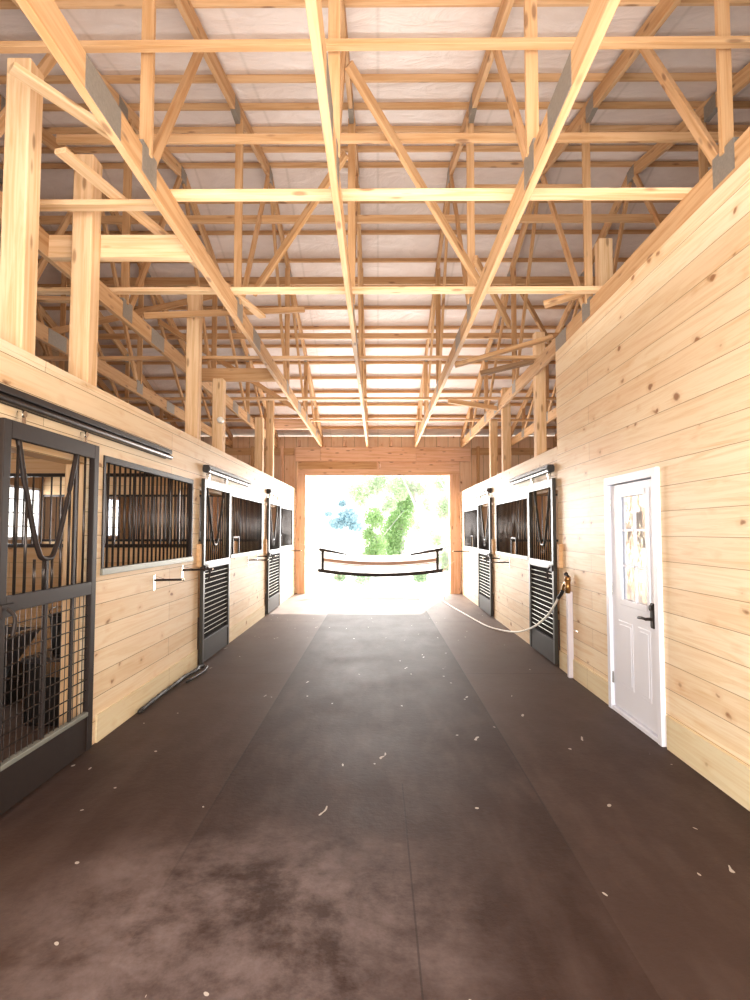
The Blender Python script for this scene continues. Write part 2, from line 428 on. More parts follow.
# outer walls with windows
WZ = (1.42, 2.35)
WYL = [(3.9, 5.0), (9.3, 10.6), (13.0, 13.9)]
WYR = [(8.6, 9.7), (12.4, 13.5)]
def outer(sgn, wys, name, label):
    mb = MB(); xa, xb = sgn*XO, sgn*(XO+.1)
    y = YN
    zt = 4.0
    for a, b in wys:
        mb.box(xa, xb, y, a, 0, zt); mb.box(xa, xb, a, b, 0, WZ[0]); mb.box(xa, xb, a, b, WZ[1], zt); y = b
    mb.box(xa, xb, y, YF, 0, zt)
    # gable triangle
    vs = []
    for x in (xa, xb): vs.append([mb.bm.verts.new(p) for p in ((x, YN, zt), (x, YN, roof_z(YN)), (x, RY, RZ), (x, YF, roof_z(YF)), (x, YF, zt))])
    mb.bm.faces.new(vs[0]); mb.bm.faces.new(vs[1][::-1])
    struct(mb, name, 'siding', label)
outer(-1, WYL, 'wall_outer_left', 'brown boarded gable wall behind the left stalls')
outer(1, WYR, 'wall_outer_right', 'brown boarded gable wall behind the right stalls')
k = 0
for sgn, wys in ((-1, WYL), (1, WYR)):
    for a, b in wys:
        k += 1; mb = MB(); x = sgn*(XO+.03)
        for (p, q, r, s) in ((a, b, WZ[0], WZ[0]+.05), (a, b, WZ[1]-.05, WZ[1]), (a, a+.05, *WZ), (b-.05, b, *WZ), ((a+b)/2-.02, (a+b)/2+.02, *WZ)):
            mb.box(x-.03, x+.03, p, q, r, s)
        for j in range(1, 4):
            z = WZ[0] + (WZ[1]-WZ[0])*j/4; mb.box(x-.012, x+.012, a, b, z-.01, z+.01)
        tag(mb.build('window_%d' % k, 'white'), 'white framed sliding window in the outer wall, seen through stall bars' if sgn < 0 else 'white framed window in the outer wall of a right hand stall', 'window', 'outer stall windows', 'structure')

# stall partitions (across, at Y)
def partition(sgn, y, name, label):
    mb = MB(); x0, x1 = sgn*(W+.05), sgn*XO
    mb.box(x0, x1, y-.03, y+.03, 0, 1.38); mb.box(x0, x1, y-.03, y+.03, 2.24, 2.62)
    o = struct(mb, name, 'boardsx', label)
    b = MB(); n = 38
    for i in range(n):
        x = x0 + (x1-x0)*(i+.5)/n; b.rod((x, y, 1.36), (x, y, 2.26), .010, 6)
    b.box(x0, x1, y-.02, y+.02, 1.38, 1.42); b.box(x0, x1, y-.02, y+.02, 2.20, 2.24)
    g = b.build('partition_grille', 'bar', o)
partition(-1, 6.72, 'wall_partition_near', 'board and bar partition between the first two left stalls')
partition(-1, 10.66, 'wall_partition_middle', 'board and bar partition between the far left stalls')
partition(1, 10.42, 'wall_partition_right', 'board and bar partition between the right stalls')
struct(MB().box(-XO, -W-.05, 2.9, 2.96, 0, 2.62), 'wall_partition_front', 'boardsx', 'solid board partition at the near end of the first left stall')

# far and near end walls
DO = (-1.82, 1.80, 2.96)
fw = MB()
fw.box(-XO, DO[0]-.2, YF, YF+.12, 0, 4.0); fw.box(DO[1]+.26, XO, YF, YF+.12, 0, 4.0); fw.box(DO[0]-.2, DO[1]+.26, YF, YF+.12, 3.3, 4.0)
struct(fw, 'wall_back', 'redboards', 'reddish boarded end wall around the far doorway')
nw = MB()
nw.box(-XO, -1.95, YN-.12, YN, 0, 4.0); nw.box(1.95, XO, YN-.12, YN, 0, 4.0); nw.box(-1.95, 1.95, YN-.12, YN, 3.1, 4.0)
struct(nw, 'wall_front', 'redboards', 'boarded end wall around the near doorway')

# door frame of the far doorway
t1 = empty('doorway_frame', (0, YF-.1, 0), 'reddish lumber frame of posts and headers around the bright far doorway', 'door frame')
lum('jamb_post', (DO[0]-.105, YF-.11, 0), (DO[0]-.105, YF-.11, 3.0), .20, .19, 'redlumber', t1)
lum('jamb_post', (DO[1]+.13, YF-.11, 0), (DO[1]+.13, YF-.11, 3.0), .20, .25, 'redlumber', t1)
lum('header_board', (DO[0]-.22, YF-.06, 3.06), (DO[1]+.28, YF-.06, 3.06), .06, .17, 'redlumber', t1)
lum('header_board', (DO[0]-.22, YF-.045, 3.24), (.05, YF-.045, 3.24), .05, .19, 'lumber', t1)
lum('header_board', (.055, YF-.045, 3.24), (DO[1]+.28, YF-.045, 3.24), .05, .19, 'redlumber', t1)
lum('header_block', (.0, YF-.09, 3.15), (.0, YF-.09, 3.33), .05, .06, 'redlumber', t1)
for i, (a, b, m_) in enumerate(((-2.1, -1.47, 'redlumber'), (-1.465, .97, 'redlumber'), (.975, 2.35, 'redlumber'))):
    o = lum('header_beam', (a, YF-.10, 3.52), (b, YF-.10, 3.52), .10, .36, m_)
    tag(o, ['short reddish header beam piece left of the main beam over the far doorway', 'long reddish header beam piece centred over the far doorway', 'reddish header beam piece right of the main beam over the far doorway'][i], 'beam')
for i, (a, b) in enumerate(((-6.1, -2.15), (2.4, 6.1))):
    tag(lum('wall_girt', (a, YF-.03, 3.6), (b, YF-.03, 3.6), .05, .18, 'lumber'), 'horizontal girt board on the far wall ' + ('left' if i == 0 else 'right') + ' of the doorway header', 'beam')
for i, x in enumerate((-5.2, -4.2, -3.2, -2.45, 2.55, 3.3, 4.2)):
    tag(lum('wall_stud', (x, YF-.09, 0.02), (x, YF-.09, 3.72), .10, .07, 'redlumber' if i % 2 else 'lumber'),
        '%s wall stud %s of the far doorway above the stalls' % (['fourth', 'third', 'second', 'first', 'first', 'second', 'third'][i], 'left' if x < 0 else 'right'), 'stud', 'studs on the far wall')

# ------------------------------------------------------------------ roof
rf = MB()
def slab(mb, ya, yb, th=.08):
    za, zb = roof_z(ya), roof_z(yb)
    v = [mb.bm.verts.new(p) for p in ((-XO-.2, ya, za), (XO+.2, ya, za), (XO+.2, yb, zb), (-XO-.2, yb, zb), (-XO-.2, ya, za+th), (XO+.2, ya, za+th), (XO+.2, yb, zb+th), (-XO-.2, yb, zb+th))]
    for f in ((0, 1, 2, 3), (7, 6, 5, 4), (0, 4, 5, 1), (1, 5, 6, 2), (2, 6, 7, 3), (3, 7, 4, 0)): mb.bm.faces.new([v[i] for i in f])
slab(rf, RY, YF+.5); 
struct(rf, 'ceiling', 'roof', 'white insulated underside of the roof slope beyond the ridge', 'ceiling')
rf = MB(); slab(rf, YN-.4, RY)
struct(rf, 'ceiling_near', 'roof', 'white insulated underside of the roof slope over the near end', 'ceiling')

ORD = ['first', 'second', 'third', 'fourth', 'fifth', 'sixth', 'seventh', 'eighth', 'ninth', 'tenth', 'eleventh', 'twelfth', 'thirteenth', 'fourteenth', 'fifteenth']
PUR = []
for i in range(14):
    PUR.append((14.42-.54*i, '%s thin roof purlin up from the far doorway wall' % ORD[i]))
for i in range(13):
    PUR.append((6.9-.54*i, '%s thin roof purlin on the near side of the ridge' % ORD[i]))
for y, lab in PUR:
    zc = roof_z(y)-.033
    ang = SLN if y < RY else -SL
    mb = MB(); 
    c = bmesh.ops.create_cube(mb.bm, size=1, matrix=Matrix.Diagonal((2*XO-.02, .034, .062, 1)))
    me = bpy.data.meshes.new('roof_purlin')
    bmesh.ops.bevel(mb.bm, geom=mb.bm.edges[:], offset=.003, segments=1, affect='EDGES')
    mb.bm.to_mesh(me); mb.bm.free(); me.materials.append(M['lumber'])
    o = bpy.data.objects.new('roof_purlin', me)
    link(o, Matrix.Translation((0, y, zc)) @ Matrix.Rotation(math.atan(ang), 4, 'X'))
    tag(o, lab, 'purlin', 'roof purlins')

# ------------------------------------------------------------------ trusses
BC0, BC1 = 3.69, 3.875            # bottom chord underside / top
TX = [-5.95, -4.98, -3.75, -2.58, -1.43, -.27, .95, 2.14, 3.34, 4.55, 5.78]
TL = ['roof truss against the left gable wall', 'third wooden roof truss outside the left aisle wall', 'second wooden roof truss outside the left aisle wall', 'first wooden roof truss just outside the left aisle wall',
      'left of the three wooden roof trusses over the aisle, big gusset plate', 'middle wooden roof truss running over the centre of the aisle', 'right of the three wooden roof trusses over the aisle',
      'wooden roof truss resting along the top of the tall pine wall', 'first wooden roof truss right of the tall pine wall', 'second wooden roof truss right of the tall pine wall', 'roof truss against the right gable wall']
NB = [1.1, 3.45, 5.85, 8.95, 11.35, 13.7]
NT_ = [1.1, 3.45, 5.6, 7.4, 9.2, 11.35, 13.7]
def make_truss(x, lab, skewed=0):
    r = empty('roof_truss', (x, RY, BC0), lab, 'roof truss', 'roof trusses')
    zc = (BC0+BC1)/2
    lum('bottom_chord', (x, YN+.0, zc), (x, YF-.02, zc), .046, BC1-BC0, 'lumber', r)
    off = .062 + .08
    def tz(y): return roof_z(y)-off
    hc = .15
    for ya, yb in ((YN, RY-.002), (YF-.03, RY+.002)):
        lum('top_chord', (x, ya, tz(ya)), (x, yb, tz(yb)), .044, hc, 'lumber', r)
    def web(ya, yb, dx=0):
        lum('web', (x+dx, ya, BC1+.0 if ya != yb else BC1), (x+dx, yb, tz(yb)-.05), .036, .076, 'lumber', r, .002)
    web(1.1, 1.1); web(3.45, 3.45); web(5.78, 5.78); web(8.98, 8.98); web(11.35, 11.35); web(13.2, 13.2)
    web(1.18, 3.30); web(3.53, 4.50); web(5.90, 7.34); web(8.88, 7.46); web(11.25, 9.2); web(13.1, 11.5)
    for i, y in enumerate((1.1, 3.45, 5.8, 8.95, 11.35, 13.2)):
        g = MB(); g.box(x-.026, x+.026, y-.11, y+.11, BC0+.03, BC1+.035); g.build('gusset_plate', 'plate', r)
    for y in (2.86, 6.62, 10.3):
        g = MB(); g.box(x-.026, x+.026, y-.19, y+.19, BC0+.006, BC1-.006); g.build('gusset_plate', 'plate', r)
    for y in (5.6, 7.4, 9.2, 11.35):
        g = MB(); z = tz(y); g.box(x-.025, x+.025, y-.10, y+.10, z-.11, z+.05); g.build('gusset_plate', 'plate', r)
    return r
for x, lab in zip(TX, TL): make_truss(x, lab)

# lateral braces across the trusses
def brace(p0, p1, w, h, label, mat='lumber', name='lateral_brace', grp='braces across the trusses', cat='brace'):
    return tag(lum(name, p0, p1, w, h, mat), label, cat, grp)
zl = BC1+.021
brace((-1.47, 3.90, zl), (2.17, 3.90, zl), .09, .04, 'bright flat lateral board nearest the camera, crossing above the aisle', 'post')
brace((-2.65, 4.02, zl+.0), (-1.5, 4.02, zl+.0), .09, .04, 'short bright lateral board ending at the leftmost aisle truss, above the second post', 'post')
brace((-3.9, 5.50, zl), (2.18, 5.50, zl), .09, .04, 'second flat lateral board across the aisle truss bottoms', 'post')
brace((-5.0, 7.70, zl), (2.8, 7.70, zl), .09, .04, 'third flat lateral board across the truss bottoms')
brace((-5.0, 10.1, zl), (4.6, 10.1, zl), .09, .04, 'fourth flat lateral board across the truss bottoms')
brace((-5.0, 12.1, zl), (4.6, 12.1, zl), .09, .04, 'fifth flat lateral board, closest to the far doorway')
brace((-3.8, 3.36, 4.50), (3.4, 3.36, 4.52), .055, .038, 'high lateral board along the top edge of the picture, on the near webs')
brace((-2.7, 4.70, 4.86), (3.4, 4.70, 4.86), .035, .072, 'wide high lateral board on the near slanting webs')
brace((-5.0, 6.85, 5.35), (5.8, 6.85, 5.35), .045, .09, 'high lateral board just before the ridge')
brace((-5.0, 9.05, 5.55), (5.8, 9.05, 5.55), .045, .12, 'thick high lateral board just past the ridge')
brace((-5.0, 10.2, 5.05), (5.8, 10.2, 5.05), .045, .10, 'high lateral board on the far slanting webs')
# diagonals
brace((-.22, 4.15, 5.05), (.98, 5.55, 4.0), .04, .09, 'diagonal brace falling right from the middle truss web')
brace((.98, 5.7, 4.3), (1.6, 6.95, 4.08), .04, .09, 'diagonal brace continuing right toward the right aisle truss')
brace((-.30, 5.25, 5.1), (-1.38, 6.3, 4.2), .04, .09, 'thin diagonal brace falling left from the middle truss')
brace((-2.62, 6.35, 3.97), (-.92, 7.10, 4.33), .04, .07, 'loose slanting board rising right over the left aisle truss')
brace((1.0, 7.45, 3.72), (2.22, 7.25, 4.03), .09, .05, 'slanting board rising right to the corner of the tall wall')
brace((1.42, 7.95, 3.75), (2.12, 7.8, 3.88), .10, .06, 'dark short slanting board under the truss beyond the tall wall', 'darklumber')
brace((1.2, 9.8, 3.79), (2.12, 10.2, 3.74), .05, .08, 'short slanting board near the right inner post')
brace((1.75, 6.00, 3.95), (2.2, 5.80, 4.03), .10, .05, 'stub of board poking out over the tall wall corner')
brace((-3.75, 3.9, 3.98), (-2.6, 3.75, 4.3), .04, .09, 'slanting board rising right beyond the left wall')
brace((-5.0, 5.6, 3.94), (-2.6, 5.9, 3.94), .09, .04, 'flat board crossing between trusses beyond the left wall')
brace((-1.98, 3.48, zl+.042), (-1.28, 6.3, zl+.042), .085, .035, 'long pale diagonal board lying flat over the second left post', 'post')
brace((-2.02, 3.05, 4.12), (-1.50, 3.72, 4.02), .08, .035, 'short pale diagonal board above the second left post, meeting the aisle truss', 'post')
brace((-4.9, 7.6, 4.1), (-2.6, 9.0, 5.3), .04, .09, 'diagonal brace rising right beyond the left stalls')
brace((3.36, 9.9, 4.1), (2.16, 8.6, 5.2), .04, .09, 'diagonal brace rising left beyond the right stalls')
brace((-3.7, 9.6, 5.1), (-1.5, 12.0, 3.98), .04, .09, 'diagonal brace falling right far over the left stalls')
# blocking beams at the posts
brace((-2.56, 4.42, 3.78), (-1.46, 4.42, 3.78), .08, .18, 'thick short beam between two trusses behind the second left post', 'post', 'blocking_beam', 'blocking beams at the posts', 'beam')
brace((-2.56, 8.12, 3.78), (-1.46, 8.12, 3.78), .08, .18, 'thick short beam between two trusses on the fourth left post', 'lumber', 'blocking_beam', 'blocking beams at the posts', 'beam')
brace((-2.56, 12.0, 3.78), (-1.46, 12.0, 3.78), .08, .18, 'thick short beam between two trusses on the last left post', 'redlumber', 'blocking_beam', 'blocking beams at the posts', 'beam')
brace((.97, 6.2, 5.30), (2.3, 6.2, 5.30), .05, .14, 'short beam high between the right aisle truss and the wall truss', 'lumber', 'blocking_beam', 'blocking beams at the posts', 'beam')
for i, (a, b) in enumerate(zip(TX[3:7], TX[4:8])):
    o = lum('spacer_block', (a+.5*(b-a), YF-.12, 3.72), (a+.5*(b-a), YF-.12, 3.88), .09, .06, 'redlumber')
    tag(o, '%s of four small spacer blocks on the far header beam, from the left' % ORD[i], 'block', 'spacer blocks on the far header')

# posts
PL = [(3.50, 4.50, 'thick bright square post nearest the camera, beside the left door track'), (4.30, 4.42, 'second bright square post rising from the left stall wall'),
      (6.90, 4.52, 'third square post on the left wall with a darker upper half'), (8.02, 3.69, 'fourth square post on the left wall, carrying a short beam'),
      (10.78, 3.69, 'fifth square post on the left wall, one of a close far pair'), (11.85, 4.45, 'sixth and farthest square post on the left wall')]
PR = [(7.90, 4.3, 'nearest square post on the right wall, just beyond the tall wall'), (10.0, 4.05, 'middle square post on the right wall'), (11.1, 3.69, 'farthest square post on the right wall')]
def post(sgn, y, zt, lab, x=None):
    inside = any(a-.08 < y < b+.08 for a, b in (DL if sgn < 0 else DR)); z0 = 2.14 if inside else 0.0
    xx = sgn*(W+.045+.078) if x is None else x
    if sgn < 0: o = lum('barn_post', (xx, y, z0), (xx, y, zt), .15, .15, 'post', None, .008)
    else: o = lum('barn_post', (xx, y, z0), (xx, y, zt), .14, .14, 'post', None, .008)
    tag(o, lab, 'post', 'posts rising from the stall walls')
for y, zt, lab in PL: post(-1, y, zt, lab)
for y, zt, lab in PR: post(1, y, zt, lab)
post(1, 5.93, 4.6, 'darker square post top poking above the tall pine wall', 2.36)

# ------------------------------------------------------------------ stall doors
def sdoor(sgn, y0, y1, lab, mesh_style=0, sup=False):
    Lw = y1-y0
    r = empty('sliding_stall_door', (sgn*(W-.045), (y0+y1)/2, 0), lab, 'stall door', 'sliding stall doors')
    xa, xb = sgn*(W-.02), sgn*(W-.062)
    xm = (xa+xb)/2
    zt = 2.19
    def st(name, a, b, c, d, mat='gloss' if mesh_style else 'black'): return MB().box(xa, xb, a, b, c, d, .004).build(name, mat, r)
    st('stile', y0, y0+.065, .03, zt); st('stile', y1-.065, y1, .03, zt)
    st('top_rail', y0+.065, y1-.065, zt-.10, zt)
    st('middle_rail', y0+.065, y1-.065, 1.12, 1.21)
    st('bottom_rail', y0+.065, y1-.065, .27, .30, 'rail' if mesh_style == 0 else 'black')
    MB().box(xm-.012, xm+.012, y0+.065, y1-.065, .03, .27).build('kick_panel', 'black', r)
    # yoke
    a0, a1 = y0+.085*Lw+.065, y1-.20*Lw-.065
    c = (a0+a1)/2; hw = .12
    zb = 1.40
    pts = [(xm, a0, zt-.09), (xm, a0+.07*(c-a0)/.3, 1.85), (xm, c-hw-.02, 1.55), (xm, c-hw+.025, zb+.06), (xm, c-.05, zb+.005), (xm, c+.05, zb+.005), (xm, c+hw-.025, zb+.06), (xm, c+hw+.02, 1.55), (xm, a1-.07*(c-a0)/.3, 1.85), (xm, a1, zt-.09)]
    MB().tube(pts, .016, 8, 5).build('yoke', 'gloss' if mesh_style else 'black', r, True)
    # bars
    n = int((Lw-.13)/.088)
    for i in range(1, n):
        y = y0+.065+(Lw-.13)*i/n
        z0_, z1_ = 1.205, zt-.095
        if c-hw-.01 < y < c+hw+.01: z1_ = zb+.0
        elif a0 < y < a1:
            # bar runs up only to where it meets the slanting yoke arm
            for (_, ya, za), (_, yb, zb_) in zip(pts, pts[1:]):
                if ya <= y <= yb and yb > ya: z1_ = za+(zb_-za)*(y-ya)/(yb-ya)
        MB().rod((xm, y, z0_), (xm, y, z1_), .0085, 8).build('bar', 'bar', r, True)
    # welded wire mesh
    if mesh_style: MB().box(xm+sgn*.006, xm+sgn*.012, y0+.06, y1-.06, .28, 1.14).build('painted_interior_shade', 'matte', r)  # added black sheet stands in for the dark stall interior behind
    w_ = MB(); zz = .30
    nz = int((1.12-.30)/(.070 if mesh_style == 0 else .058))
    for i in range(1, nz):
        z = .30+(1.12-.30)*i/nz; w_.rod((xm, y0+.06, z), (xm, y1-.06, z), .0045 if mesh_style == 0 else .0042, 5)
    ny = int((Lw-.13)/.055)
    for i in range(1, ny if mesh_style == 0 else 1):
        y = y0+.065+(Lw-.13)*i/ny; w_.rod((xm+.006*sgn, y, .28), (xm+.006*sgn, y, 1.14), .003, 5)
    w_.build('wire_mesh', 'bar' if mesh_style == 0 else 'louvre', r)
    if sup:
        [MB().box(xm-.008, xm+.008, p, q, u, v, .002).build('brace_bar', 'black', r) for p, q, u, v in ((c-.014, c+.016, .30, 1.12), (c-.014, c+.016, 1.21, 1.40), (a1-.018, a1+.012, .30, 1.12), (a1-.018, a1+.012, 1.21, zt-.1))]
    # hangers to the track
    for y in (y0+.17*Lw, y1-.17*Lw):
        h = MB(); h.box(xm-.012, xm+.012, y-.02, y+.02, zt, zt+.07); h.rod((xm-.02, y, zt+.055), (xm+.02, y, zt+.055), .02, 12)
        h.build('roller_hanger', 'chrome', r)
    # latch
    l = MB(); yl = y0+.03
    l.box(xb, xb-sgn*.02, yl-.03, yl+.09, 1.10, 1.17); l.tube([(xb-sgn*.03, yl, 1.15), (xb-sgn*.06, yl+.02, 1.10), (xb-sgn*.05, yl+.02, 1.0)], .011, 8)
    l.build('latch', 'black', r)
    return r
def track(sgn, y0, y1, lab, z=2.31):
    r = empty('door_track', (sgn*(W-.04), (y0+y1)/2, z), lab, 'door track', 'sliding door tracks')
    m = MB(); xm = sgn*(W-.042)
    m.rod((xm, y0, z-.01), (xm, y1, z-.01), .024, 12); m.build('rail', 'bar', r, False)
    m = MB(); m.box(sgn*W, sgn*(W-.075), y0, y1-.05, z+.012, z+.055, .006); m.box(sgn*W, sgn*(W-.012), y0, y1-.05, z-.03, z+.012); m.build('cover', 'black', r)
    MB().rod((xm, y0-.02, z+.005), (xm, y0+.005, z+.005), .048, 14).build('end_cap', 'rubber', r)
sdoor(-1, *DL[0], 'dark mesh and bar stall door nearest on the left, showing equipment inside', 0, True)
sdoor(-1, *DL[1], 'dark sliding stall door in the middle of the left wall', 1)
sdoor(-1, *DL[2], 'dark sliding stall door farthest along the left wall', 1)
sdoor(1, *DR[0], 'dark sliding stall door on the right just past the tall wall', 1)
sdoor(1, *DR[1], 'dark sliding stall door farthest along the right wall', 1)
track(-1, 1.9, 5.72, 'long black sliding door track over the nearest left stall door', 2.31)
track(-1, 6.92, 9.35, 'sliding door track over the middle left stall door', 2.31)
track(-1, 10.9, 13.4, 'sliding door track over the farthest left stall door', 2.31)
track(1, 6.90, 9.0, 'sliding door track over the nearer right stall door', 2.31)
track(1, 10.7, 12.9, 'sliding door track over the farther right stall door', 2.31)

# grilles
def grille(sgn, g, lab, feed=None):
    y0, y1, z0, z1 = g
    r = empty('stall_window_grille', (sgn*(W-.0), (y0+y1)/2, z0), lab, 'stall grille', 'barred stall windows')
    xm = sgn*(W+.012)
    MB().box(sgn*(W+.035), sgn*(W-.012), y0-.02, y1+.02, z1-.03, z1+.02, .003).build('top_channel', 'black' if y0 < 5 else 'gloss', r)
    MB().box(sgn*(W+.035), sgn*(W-.022), y0-.03, y1+.03, z0-.035, z0+.015, .003).build('sill_channel', 'rail', r)
    MB().box(sgn*(W+.035), sgn*(W-.010), y0-.02, y0+.012, z0, z1).build('side_channel', 'black', r)
    MB().box(sgn*(W+.035), sgn*(W-.010), y1-.012, y1+.02, z0, z1).build('side_channel', 'black', r)
    n = int((y1-y0)/.098)
    skip = ()
    for i in range(1, n):
        y = y0+(y1-y0)*i/n
        if i == skip: continue
        zb = z0
        if feed and feed[0] < y < feed[1]: zb = z0+.26
        MB().rod((xm, y, zb), (xm, y, z1-.02), .0095, 8).build('bar', 'bar', r, True)
    if feed:
        f = MB(); f.box(xm-.01, xm+.01, feed[0]-.01, feed[0]+.01, z0, z0+.27); f.box(xm-.01, xm+.01, feed[1]-.01, feed[1]+.01, z0, z0+.27); f.box(xm-.01, xm+.01, feed[0], feed[1], z0+.25, z0+.27)
        f.build('feed_opening_frame', 'black', r)
        MB().box(xm+sgn*.03, xm+sgn*.2, feed[0]+.02, feed[1]-.02, z0-.05, z0+.20).build('feed_tray', 'blockwood', r)
grille(-1, GL[0], 'barred stall window nearest on the left, between the first two doors')
grille(-1, GL[1], 'barred stall window on the left beyond the middle door', (8.45, 8.80))
grille(-1, GL[2], 'barred stall window farthest along the left wall', (12.4, 12.7))
grille(1, GR[0], 'barred stall window on the right beyond the nearer door', (8.9, 9.2))
grille(1, GR[1], 'barred stall window farthest along the right wall', (12.9, 13.2))

# wooden blocks by the doors (door stops)
for sgn, y, lab in ((-1, 6.76, 'small tan wooden block beside the middle left stall door'), (-1, 10.74, 'small tan wooden block beside the farthest left stall door'),
                    (1, 6.66, 'small pinkish wooden block beside the nearer right stall door'), (1, 10.50, 'small wooden block beside the farther right stall door')):
    m = MB(); m.box(sgn*(W+.002), sgn*(W-.045), y-.035, y+.035, 1.15, 1.42, .01)
    tag(m.build('door_stop_block', 'blockwood'), lab, 'wooden block', 'blocks beside the stall doors')

# blanket bars
def bbar(sgn, y, z, ln, lab, dy=.06):
    r = empty('blanket_bar', (sgn*W, y, z), lab, 'blanket bar', 'swing-out bars on the stall walls')
    MB().box(sgn*(W+.002), sgn*(W-.006), y-.02, y+.02, z-.10, z+.05, .002).build('wall_plate', 'chrome', r)
    m = MB(); e = (sgn*(W-ln), y+dy, z+.0)
    m.rod((sgn*(W-.006), y, z), e, .011, 10); m.build('arm', 'black', r, False)
    MB().ball(e, .014).build('tip', 'chrome', r, True)
    MB().rod((sgn*(W-.004), y, z+.04), (sgn*(W-ln*.4), y+dy*.4, z+.006), .003, 6).build('stay', 'chrome', r)
bbar(-1, 5.46, 1.11, .25, 'black swing-out bar under the nearest left grille')
bbar(-1, 6.24, 1.15, .27, 'black swing-out bar just before the middle left stall door', .2)
bbar(-1, 9.4, 1.10, .30, 'steel swing-out bar under the middle left grille, nearer of two')
bbar(-1, 10.1, 1.13, .30, 'steel swing-out bar under the middle left grille, farther of two')
bbar(-1, 13.8, 1.10, .26, 'steel swing-out bar at the far end of the left wall')
bbar(1, 9.3, 1.07, .26, 'steel swing-out bar under the middle right grille, nearer of two')
bbar(1, 10.05, 1.10, .28, 'steel swing-out bar under the middle right grille, farther of two')
bbar(1, 13.4, 1.10, .36, 'steel swing-out bar at the far end of the right wall')

# ------------------------------------------------------------------ white door
def white_door():
    y0, y1, zt = 4.32, 5.30, 2.05
    r = empty('door_1', (W, (y0+y1)/2, 0), 'white half-glass entry door with black lever handle in the tall pine wall', 'door', None, 'structure')
    f = MB()
    f.box(W-.035, W+.10, y0, y0+.065, 0, zt, .004); f.box(W-.035, W+.10, y1-.065, y1, 0, zt, .004); f.box(W-.035, W+.10, y0+.06, y1-.06, zt-.07, zt, .004)
    f.build('door_frame', 'white', r)
    MB().box(W-.03, W+.10, y0+.06, y1-.06, 0, .035, .003).build('threshold', 'white', r)
    s = MB(); a, b = y0+.075, y1-.075
    xs = (W-.006, W+.036)
    gz0, gz1, gy0, gy1 = .97, 1.88, a+.13, b-.20
    s.box(*xs, a, b, .045, gz0); s.box(*xs, a, b, gz1, zt-.08); s.box(*xs, a, gy0, gz0, gz1); s.box(*xs, gy1, b, gz0, gz1)
    sl = s.build('door_slab', 'white', r)
    t = MB()
    for (p, q, u, v) in ((gy0-.03, gy0+.02, gz0-.03, gz1+.03), (gy1-.02, gy1+.03, gz0-.03, gz1+.03)): t.box(W-.016, W+.0, p, q, u, v, .004)
    for (u, v) in ((gz0-.03, gz0+.02), (gz1-.02, gz1+.03)): t.box(W-.016, W+.0, gy0, gy1, u, v, .004)
    t.build('glass_trim', 'white', r)
    g = MB(); g.box(W+.008, W+.014, gy0, gy1, gz0, gz1); gl = g.build('glass', 'glass', r)
    mu = MB(); yc = (gy0+gy1)/2
    for i in (1, 2):
        z = gz0+(gz1-gz0)*i/3; mu.box(W-.002, W+.008, gy0, gy1, z-.009, z+.009)
    mu.box(W-.002, W+.008, yc-.009, yc+.009, gz0, gz1)
    mu.build('muntins', 'white', gl)
    for (p, q) in ((a+.12, yc-.05), (yc+.05, b-.12)):
        m = MB(); m.box(W-.009, W-.003, p, q, .25, .80, .004); m.box(W-.012, W-.006, p+.03, q-.03, .28, .77, .004); m.build('raised_panel', 'white', sl)
    for z in (.28, 1.05, 1.80):
        MB().rod((W-.012, b+.012, z-.05), (W-.012, b+.012, z+.05), .009, 10).build('hinge', 'chrome', sl)
    h = MB(); yh = a+.065
    h.box(W-.022, W-.004, yh-.032, yh+.032, .83, 1.02, .012); h.rod((W-.07, yh, .90), (W-.01, yh, .90), .012, 12)
    h.tube([(W-.065, yh, .90), (W-.07, yh+.05, .902), (W-.068, yh+.125, .895)], .011, 8, 4)
    h.rod((W-.034, yh, .985), (W-.01, yh, .985), .022, 14)
    h.build('lever_handle', 'black', sl, False)
white_door()

# ------------------------------------------------------------------ hydrant + hose
r = empty('water_hydrant', (W-.045, 6.32, 0), 'white plastic-sleeved water pipe with brass spigot on the tall wall corner', 'spigot')
MB().box(W-.065, W-.003, 6.29, 6.345, 0, .92, .012).build('pipe_sleeve', 'pvc', r)
m = MB(); m.rod((W-.05, 6.315, .90), (W-.05, 6.315, 1.04), .03, 12); m.ball((W-.05, 6.315, 1.05), .035); m.tube([(W-.05, 6.315, 1.0), (W-.05, 6.40, 1.0), (W-.055, 6.45, .96), (W-.055, 6.46, .92)], .018, 10, 3)
spg = m.build('spigot', 'brass', r, True)
m = MB(); m.rod((W-.05, 6.29, 1.08), (W-.05, 6.36, 1.10), .012, 8); m.ball((W-.05, 6.37, 1.10), .022); m.build('handle', 'rubber', spg, True)
m = MB(); m.rod((W-.012, 6.12, .52), (W-.012, 6.26, .52), .006, 8); m.build('pipe_strap', 'chrome', r)
m = MB()
hp = [(W-.057, 6.47, .905), (W-.07, 6.53, .86), (W-.08, 6.68, .74), (W-.09, 6.95, .57), (W-.09, 7.5, .36), (W-.10, 8.2, .17), (W-.13, 8.9, .05), (W-.28, 9.5, .013), (1.72, 10.1, .013), (1.62, 11.1, .013), (1.50, 12.3, .013), (1.46, 13.2, .013), (1.60, 14.1, .013)]
m.tube(hp, .012, 8, 6)
h = m.build('garden_hose', 'hose', None, True)
tag(h, 'pale hose drooping from the brass spigot and trailing along the right floor', 'hose')
m = MB(); m.tube([(W-.057, 6.468, .910), (W-.062, 6.495, .88), (W-.075, 6.57, .82)], .02, 10, 4); c = m.build('hose_sleeve', 'rubber', h, True)

